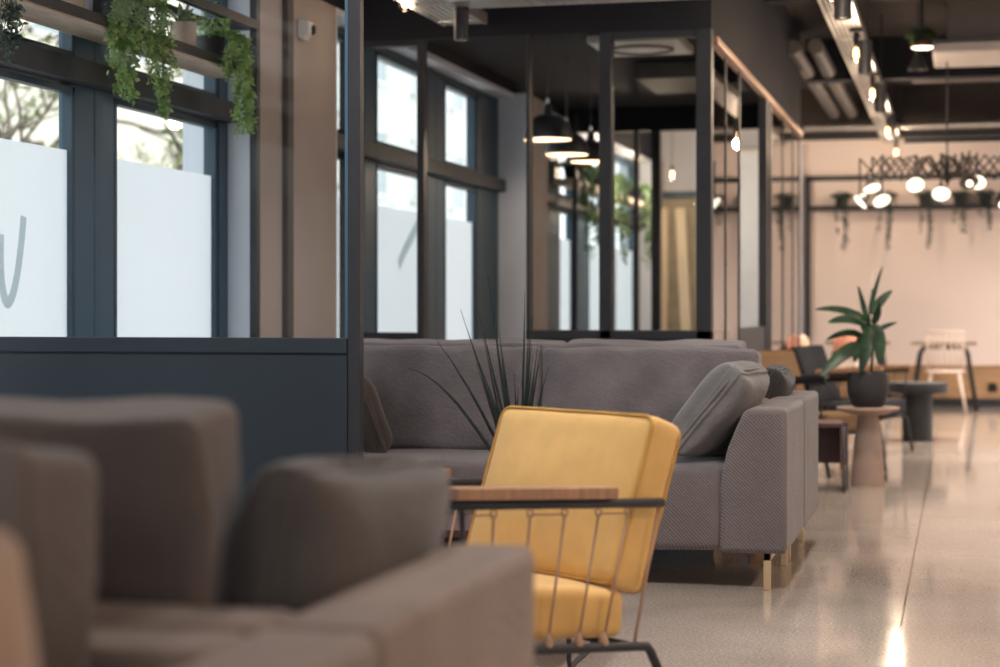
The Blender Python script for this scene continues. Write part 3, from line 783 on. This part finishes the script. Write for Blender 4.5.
def shell_chair(label, loc, rz, mat, legm, seatm):
    t = thing('shell_chair', label, 'chair', loc, rz)
    def part(name, prof, m_):
        m = MB(); rows = []
        for y, z, hw in prof:
            rows.append([m.bm.verts.new((hw*k/4, y-abs(k/4)**2*.05*(z-.4)/.3, z+abs(k/4)**2*.03)) for k in range(-4, 5)])
        for a, b in zip(rows, rows[1:]):
            for k in range(8): m.bm.faces.new((a[k], a[k+1], b[k+1], b[k]))
        o = link(name, m, m_, t, smooth=True); so = o.modifiers.new('thickness', 'SOLIDIFY'); so.thickness = .018; sb = o.modifiers.new('smooth', 'SUBSURF'); sb.levels = 1; sb.render_levels = 1
    part('seat', [(-.20, .43, .16), (-.1, .42, .18), (.1, .42, .19), (.19, .46, .17), (.22, .53, .13)], seatm)
    part('backrest', [(.235, .63, .13), (.25, .70, .15), (.262, .78, .14), (.268, .83, .08)], mat)
    for x in (-1, 1): link('back_support', MB().tube([(x*.09, .20, .47), (x*.09, .245, .64)], .01, 8), legm, t, smooth=True)
    for x in (-1, 1):
        for y in (-1, 1):
            link('leg', MB().tube([(x*.13, y*.12, .43), (x*.21, y*.19, 0)], .012, 8), legm, t, smooth=True)
shell_chair('salmon shell chair glimpsed behind the potted plant leaves', (-1.16, 19.9, 0), R(180), M['salmon'], M['offwhite'], M['offwhite'])
shell_chair('peach shell chair at the end of the glass room', (-1.63, 19.3, 0), R(180), M['peachshell'], M['black'], M['blackfab'])

# ---------------------------------------------------------------- ceiling services
def tray(label, x0, x1, y0, y1, z, cross=None):
    t = thing('cable_tray', label, 'cable tray', (0, 0, 0))
    def piece(ax0, ax1, ay0, ay1, alongy):
        m = MB()
        if alongy:
            m.box(ax0, ax0+.012, ay0, ay1, z, z+.07).box(ax1-.012, ax1, ay0, ay1, z, z+.07)
            k = 7; sp = (ax1-ax0)/k
            for i in range(k): m.box(ax0+sp*i+.004, ax0+sp*(i+1)-.006, ay0, ay1, z+.004, z+.012)
            y = ay0
            while y < ay1: m.box(ax0, ax1, y, y+.03, z+.0, z+.006); y += .6
        else:
            m.box(ax0, ax1, ay0, ay0+.012, z, z+.07).box(ax0, ax1, ay1-.012, ay1, z, z+.07)
            k = 7; sp = (ay1-ay0)/k
            for i in range(k): m.box(ax0, ax1, ay0+sp*i+.004, ay0+sp*(i+1)-.006, z+.004, z+.012)
        return m
    link('tray_run', piece(x0, x1, y0, y1, True), M['tray'], t)
    if cross: link('tray_branch', piece(*cross, False), M['tray'], t)
    y = y0+.5
    while y < y1:
        for x in (x0, x1): link('hanger_rod', MB().tube([(x, y, z+.05), (x, y, H)], .005, 6), M['black'], t)
        y += 2.5
    return t
tray('long galvanised cable tray running down the aisle with lamps under it', -.85, -.645, 3.0, 21.6, 3.0)
tray('short galvanised cable tray with a side branch above the glass room door', -2.97, -2.70, 6.8, 10.55, 2.78, (-2.70, -1.2, 9.7, 9.97))

def spot(label, loc, r=.05, h=.235, glow=True, energy=60, group=None):
    t = thing('spotlight', label, 'spotlight', loc, 0, group)
    link('housing', MB().lathe([(0, 0), (r*.35, 0), (r*.35, 0), (r, 0), (r, -h), (r-.004, -h), (r-.006, -h+.03), (0, -h+.03)], 24), M['black'], t, smooth='auto')
    link('lens', MB().lathe([(0, -h+.012), (r-.008, -h+.012)], 24), M['lampglow'], t)
    if energy:
        lamp('spot_beam', 'SPOT', (0, 0, -h-.01), energy, WARM, .04, t, spot_size=R(110), spot_blend=.9)
    return t
lbs = ['nearest of the spotlights under the aisle cable tray', 'second of the spotlights under the aisle cable tray', 'third of the spotlights under the aisle cable tray', 'fourth and farthest spotlight under the aisle cable tray']
for i, y in enumerate((10.75, 13.3, 15.9, 18.4)):
    spot('black cylinder spotlight, '+lbs[i], (-.65, y, 3.0), energy=(120, 130, 260, 300)[i], group='spotlights under the aisle tray')
spot('black cylinder spotlight under the tray above the glass room door', (-2.69, 9.93, 2.78), .042, .18, energy=6)

def bulb(label, loc, drop, energy, group=None, r=.04, h=.12):
    """hanging filament bulb; loc is the fixing point"""
    t = thing('hanging_bulb', label, 'bulb', loc, 0, group)
    link('socket', MB().lathe([(0, 0), (.045, 0), (.045, -.02), (.02, -.03), (.02, -.07), (0, -.07)], 16).tube([(0, 0, -.06), (0, 0, -drop+.03)], .004, 6).lathe([(0, .03), (.017, .03), (.017, -.02), (0, -.02)], 12, (0, 0, -drop)), M['black'], t, smooth='auto')
    link('bulb_glass', MB().lathe([(.014, -.018), (.02, -.03), (r*.85, -.06), (r, -.085), (r*.8, -.105), (r*.35, -.122), (0, -.125)], 18, (0, 0, -drop)), M['bulbglass'], t, smooth=True)
    link('filament', MB().lathe([(0, -.03), (.014, -.04), (.018, -.085), (.01, -.1), (0, -.102)], 10, (0, 0, -drop)), M['filament'], t, smooth=True)
    if energy: lamp('bulb_light', 'POINT', (0, 0, -drop-.16), energy, (1, .76, .55), .05, t)
    return t
for i, (y, lb) in enumerate(((10.2, 'nearest'), (12.7, 'second nearest'), (15.1, 'third'), (18.3, 'fourth'), (20.8, 'farthest'))):
    bulb('bare filament bulb under the aisle tray, the %s one' % lb, (-.68, y, 3.0), .10, 14, 'bulbs under the aisle tray')
bulb('bare filament bulb hanging at the top left of the short tray', (-3.03, 9.97, 3.3), .40, 2)
for i, (x, y, z) in enumerate(((-3.11, 18.2, 2.67), (-3.07, 20.2, 2.66))):
    bulb('filament bulb beyond the glass room, %s' % ('left one beside the thin post' if i == 0 else 'right one above the far dark doorway'), (x, y, 3.55), 3.55-z, 40, 'bulbs beyond the glass room')

# ducts, beams, pipes, air units
for i, x in enumerate((-1.36, -1.17)):
    tag(link('ceiling_pipe', MB().tube([(x, 15.6, 3.30), (x, 21.1, 3.30)], .065, 16), M['duct'], smooth='auto'), ('thick grey ceiling pipe nearest the glass room', 'thick grey ceiling pipe beside the aisle tray')[i], 'pipe', 'ceiling pipes')
tag(link('ceiling_pipe', MB().tube([(-1.7, 20.9, 3.13), (4, 20.9, 3.13)], .04, 12), M['tray'], smooth='auto'), 'thin shiny pipe crossing above the far warm wall', 'pipe')
tag(link('ceiling_beam', MB().box(-1.75, 4.9, 20.9, 21.0, 3.0, 3.07), M['black']), 'thin black beam under the shiny pipe at the far wall', 'beam')
for i, (y, z) in enumerate(((13.6, 3.36), (17.3, 3.22))):
    tag(link('ceiling_beam', MB().box(XS+.01, 4.95, y, y+.22, z, H), M['bulk']), ('dark ceiling beam crossing the aisle, the nearer one', 'dark ceiling beam crossing the aisle, the farther one')[i], 'beam', 'ceiling beams')
tag(link('ceiling_duct', MB().box(-.45, 2.5, 17.9, 18.6, 3.32, 3.58), M['duct'], bevel=.01), 'wide dark rectangular duct under the ceiling behind the lamps', 'duct')
t = thing('ceiling_air_unit', 'grey ceiling air unit with a pale bottom panel at the top right corner', 'air conditioner', (0, 0, 0))
link('housing', MB().box(-.10, .95, 14.95, 15.7, 3.21, 3.58), M['acgrey'], t, bevel=.01)
link('face_panel', MB().box(-.21, 1.05, 14.85, 15.8, 3.11, 3.21), M['aclight'], t, bevel=.015)
link('vent_slot', MB().box(-.19, 1.03, 14.845, 14.86, 3.185, 3.2), M['black'], t)
t = thing('track_spotlight', 'small lit track lamp beside the ceiling air unit', 'spotlight', (-.28, 14.6, 3.12))
link('head', MB().lathe([(0, .06), (.05, .055), (.07, .02), (.088, -.0), (.084, 0)], 20), M['brass'], t, smooth='auto')
link('lens', MB().lathe([(0, -.012), (.06, -.010), (.084, 0)], 20), M['lampglow'], t)
link('stem', MB().tube([(0, 0, .05), (0, 0, .47)], .01, 8), M['black'], t)
t = thing('pendant_lamp', 'dark unlit cone pendant left of the ceiling air unit', 'lamp', (-.33, 15.4, 3.05))
link('shade', MB().lathe([(.02, .18), (.03, .12), (.075, .02), (.08, 0), (.074, 0), (.02, .12)], 24), M['black'], t, smooth='auto')
link('cord', MB().tube([(0, 0, .17), (0, 0, .54)], .005, 6), M['black'], t)
trailing('small leafy plant in a hanging pot beside the ceiling air unit', (-.30, 15.0, 3.17), (.04, .055, .09, M['blackpot']), [(.06, -.05, .1), (-.05, -.05, .12)], .05, 61, M['ivyfar'], 60, mound=.12)
link('hanger_cord', MB().tube([(0, 0, .05), (0, 0, .43)], .004, 6), M['black'], bpy.data.objects[[o.name for o in bpy.data.objects if o.name.startswith('trailing_plant')][-1]])
# cassette in the glass room
t = thing('ceiling_cassette', 'white square ceiling cassette inside the glass room', 'air conditioner', (-2.12, 12.55, 2.95))
link('panel', MB().box(-.31, .31, -.36, .36, -.06, 0), M['white'], t, bevel=.012)
link('vent_ring', MB().tube([(.21*math.cos(k*PI/18), .21*math.sin(k*PI/18), -.062) for k in range(36)], .014, 8, closed=True), M['acgrey'], t, smooth=True)
link('centre_disc', MB().lathe([(0, -.075), (.12, -.07), (.13, -.06)], 30), M['white'], t, smooth='auto')
tag(link('ceiling_duct', MB().box(-2.35, -1.6, 13.6, 14.6, 2.82, 2.94), M['duct'], bevel=.01), 'grey flat duct behind the white cassette in the glass room', 'duct')

# dome pendants in the glass room
def dome(label, loc):
    t = thing('pendant_lamp', label, 'lamp', loc, 0, 'dome pendants in the glass room')
    R0 = .162
    pr = [(.02, .235), (.028, .20), (.032, .165)]
    for k in range(9):
        u = R(12+78*k/8); pr.append((R0*math.sin(u)**.9, .165*math.cos(u)**.9*1.0))
    inner = [(max(.01, r-.006), z-.004) for r, z in pr[::-1]]
    link('shade', MB().lathe(pr+[(R0, 0)], 36), M['black'], t, smooth='auto')
    link('shade_lining', MB().lathe(inner[:-2], 36), M['shadeglow'], t, smooth=True)
    link('bulb', MB().lathe([(0, .10), (.03, .085), (.036, .06), (.028, .03), (0, .015)], 16), M['lampglow'], t, smooth=True)
    link('cord', MB().tube([(0, 0, .23), (0, 0, 2.95-loc[2])], .005, 6), M['duct'], t)
    link('neck', MB().lathe([(0, .27), (.012, .27), (.014, .21), (0, .21)], 10), M['tray'], t)
    lamp('pendant_light', 'POINT', (0, 0, .03), 8, WARM, .04, t)
dome('black dome pendant lamp in the glass room, the nearest and lowest left one', (-2.655, 12.0, 2.235))
dome('black dome pendant lamp in the glass room, the middle one', (-2.78, 13.2, 2.235))
dome('black dome pendant lamp in the glass room, the farthest one at the glass post', (-2.74, 13.9, 2.235))

# scissor-arm chandelier
t = thing('scissor_chandelier', 'cluster of lit lamps on folding scissor arms hanging before the far wall', 'chandelier', (-.10, 15.43, 0))
link('rod', MB().tube([(0, 0, 2.05), (0, 0, H)], .007, 8), M['black'], t)
link('mounting_bar', MB().box(-.34, 1.3, -.02, .02, 2.46, 2.495), M['black'], t)
link('hub', MB().lathe([(0, 2.36), (.018, 2.35), (.022, 2.15), (.012, 2.12), (0, 2.12)], 16), M['black'], t, smooth='auto')
def arm(ang, rad, zl, tilt_to, lit=True):
    dr = Vector((math.cos(ang), math.sin(ang), 0)); m = MB(); n_ = max(2, int(rad/.14))
    r0 = .03; st = (rad-r0)/n_; zc, am = 2.25, .095
    for i in range(n_):
        a, b = r0+st*i, r0+st*(i+1)
        sdv = Vector((-dr.y, dr.x, 0))*.006
        m.tube([dr*a+Vector((0, 0, zc-am))+sdv, dr*b+Vector((0, 0, zc+am))+sdv], .0075, 6)
        m.tube([dr*a+Vector((0, 0, zc+am))-sdv, dr*b+Vector((0, 0, zc-am))-sdv], .0075, 6)
    end = dr*rad
    m.tube([end+Vector((0, 0, zc+am)), end+Vector((0, 0, zl+.07))], .008, 6)
    a_ = link('scissor_arm', m, M['duct'], t, smooth='auto')
    nrm = Vector(tilt_to).normalized()
    q = Vector((0, 0, -1)).rotation_difference(nrm).to_matrix().to_4x4()
    base = end+Vector((0, 0, zl))
    link('lamp_shade', MB().lathe([(.0, .10), (.025, .095), (.035, .06), (.068, .02), (.078, 0), (.074, 0), (.06, .02)], 24, base, q), M['duct'], a_, smooth='auto')
    if lit: link('lamp_disc', MB().lathe([(0, -.006), (.05, -.004), (.071, .004)], 24, base, q), M['discglow'], a_, smooth=True)
    else: link('lamp_bulb', MB().lathe([(0, .02), (.02, .0), (.024, -.02), (.0, -.045)], 12, base, q), M['lampglow'], a_, smooth=True)
arm(R(176), .70, 1.985, (-.75, -.3, -.75)); arm(R(190), .60, 2.085, (.25, -.4, -.85)); arm(R(207), .57, 1.975, (.35, -.6, -.75))
arm(R(222), .33, 2.10, (.12, -.72, -.62)); arm(R(262), .32, 2.02, (0, -.7, -.65)); arm(R(310), .36, 2.11, (-.15, -.75, -.7))
arm(R(338), .46, 1.95, (0, -.4, -.9), False); arm(R(10), .55, 2.1, (0, -.5, -.8)); arm(R(290), .5, 2.10, (.2, -.6, -.7), False); 

# ---------------------------------------------------------------- outside the windows
struct('ground', MB().box(-60, -3.9, -10, 90, -.3, -.1), M['pave'])
def building(label, x, y0, y1, h, mat, wins):
    t = thing('building', label, 'building', (0, 0, -.1))
    link('wall', MB().box(x-6, x, y0, y1, 0, h), mat, t)
    link('roof_edge', MB().box(x-6, x+.3, y0-.2, y1+.2, h, h+.3), mat, t)
    for (a, b, z0, z1) in wins:
        f = link('window', MB().box(x-.02, x+.06, a, b, z0, z0+.08).box(x-.02, x+.06, a, b, z1-.08, z1).box(x-.02, x+.06, a, a+.08, z0, z1).box(x-.02, x+.06, b-.08, b, z0, z1), M['white'], t)
        link('pane', MB().box(x-.01, x+.02, a+.08, b-.08, z0+.08, z1-.08), M['facglass'], f)
building('cream building seen through the second left window', -14, 25, 32.4, 9, M['facade'], [(26, 27.2, 1, 2.4), (29, 30.4, 1, 2.4), (26, 27.2, 5.5, 7), (29, 30.4, 5.5, 7)])
building('pale grey building seen through the middle windows', -15, 36, 62, 10, M['facade2'], [(38+i*4, 39.6+i*4, z, z+1.8) for i in range(6) for z in (1.0, 4.2, 7.2)])
def tree(label, loc, seed, h=6.0):
    rnd = random.Random(seed); t = thing('tree', label, 'tree', loc, 0, 'trees outside the left windows')
    m = MB(); lf = MB(); trunk = MB()
    trunk.tube([(0, 0, 0), (.05, .05, h*.3), (.0, -.03, h*.6)], .1, 8, rad=[.15, .11, .08])
    def br(p, d, l, r, dep):
        q = p+d*l*.5+Vector((rnd.gauss(0, .06), rnd.gauss(0, .06), .03))*l; e = p+d*l
        m.tube([p, q, e], r, 5, rad=[r, r*.8, r*.55])
        if dep == 0:
            for _ in range(5):
                pp = p.lerp(e, rnd.random()); lf.leaf(pp, Vector((rnd.gauss(0, 1), rnd.gauss(0, 1), rnd.gauss(0, 1))), Vector((rnd.gauss(0, 1), rnd.gauss(0, 1), 1)), .07, .05)
            return
        for _ in range(3):
            nd = (d+Vector((rnd.gauss(0, .55), rnd.gauss(0, .55), rnd.gauss(.1, .45)))).normalized()
            br(p.lerp(e, rnd.uniform(.5, 1)), nd, l*rnd.uniform(.6, .8), r*.58, dep-1)
    for k in range(6):
        u = k*1.1+rnd.random(); br(Vector((0, 0, h*(.25+.06*k))), Vector((math.cos(u), math.sin(u), .55)).normalized(), h*.27, .05, 3)
    link('trunk', trunk, M['bark'], t, smooth=True); link('branches', m, M['bark'], t); link('leaves', lf, M['treeleaf'], t)
tree('bare branched tree outside the leftmost window', (-7.6, 12.6, -.1), 1, 5.2)
tree('bare tree outside between the two left windows', (-10.2, 19.2, -.1), 2, 5.2)
tree('bare tree outside in front of the cream building', (-10.6, 25.4, -.1), 3, 5.0)

# ---------------------------------------------------------------- light
world = bpy.data.worlds.new('World'); scn.world = world; world.use_nodes = True
bg = world.node_tree.nodes['Background']; bg.inputs[0].default_value = (.94, .97, 1.0, 1); bg.inputs[1].default_value = 1.5
sun = lamp('sun', 'SUN', (10, 10, 20), 1.3, (1, .96, .9), rot=(0, R(48), R(-25)))
sun.data.angle = R(6)
# unseen downlights added to brighten the room; no fixtures are modelled
for i, (x, y, e) in enumerate(((2.4, 3.2, 230), (2.6, 7.4, 280), (2.6, 12.5, 260), (2.4, 16.6, 560), (2.2, 19.0, 500))):
    lamp('fill_downlight', 'SPOT', (x, y, 3.45), e, ((1, .70, .46), (1, .72, .50), (1, .78, .6), (1, .88, .80), (1, .88, .80))[i], .15, spot_size=R(150), spot_blend=.8)
for i, (x, y) in enumerate(((-1.9, 5.0), (-.4, 5.0), (-2.3, 8.6), (-.5, 8.9), (-2.4, -2.0))):
    lamp('fill_downlight', 'SPOT', (x, y, 3.45), (150, 150, 45, 120, 140)[i], (1, .96, .93), .15, spot_size=R(150), spot_blend=.8)

# ---------------------------------------------------------------- camera
cam = bpy.data.cameras.new('camera'); co = bpy.data.objects.new('camera', cam); COL.objects.link(co)
co.location = (0, 0, 1.1); co.rotation_euler = (R(90), 0, R(13.96))
cam.sensor_width = 36; cam.lens = 66.6; cam.shift_y = -.0235
cam.clip_end = 200; cam.dof.use_dof = True; cam.dof.focus_distance = 6.7; cam.dof.aperture_fstop = 2.2
scn.camera = co
vs = scn.view_settings
vs.view_transform = 'Standard'; vs.look = 'None'; vs.gamma = 1; vs.use_curve_mapping = False; vs.exposure = 0.52
scn.cycles.use_denoising = True
scn.cycles.max_bounces = 12; scn.cycles.transparent_max_bounces = 24; scn.cycles.diffuse_bounces = 5
scn.cycles.caustics_reflective = False; scn.cycles.caustics_refractive = False
scn.cycles.sample_clamp_indirect = 6
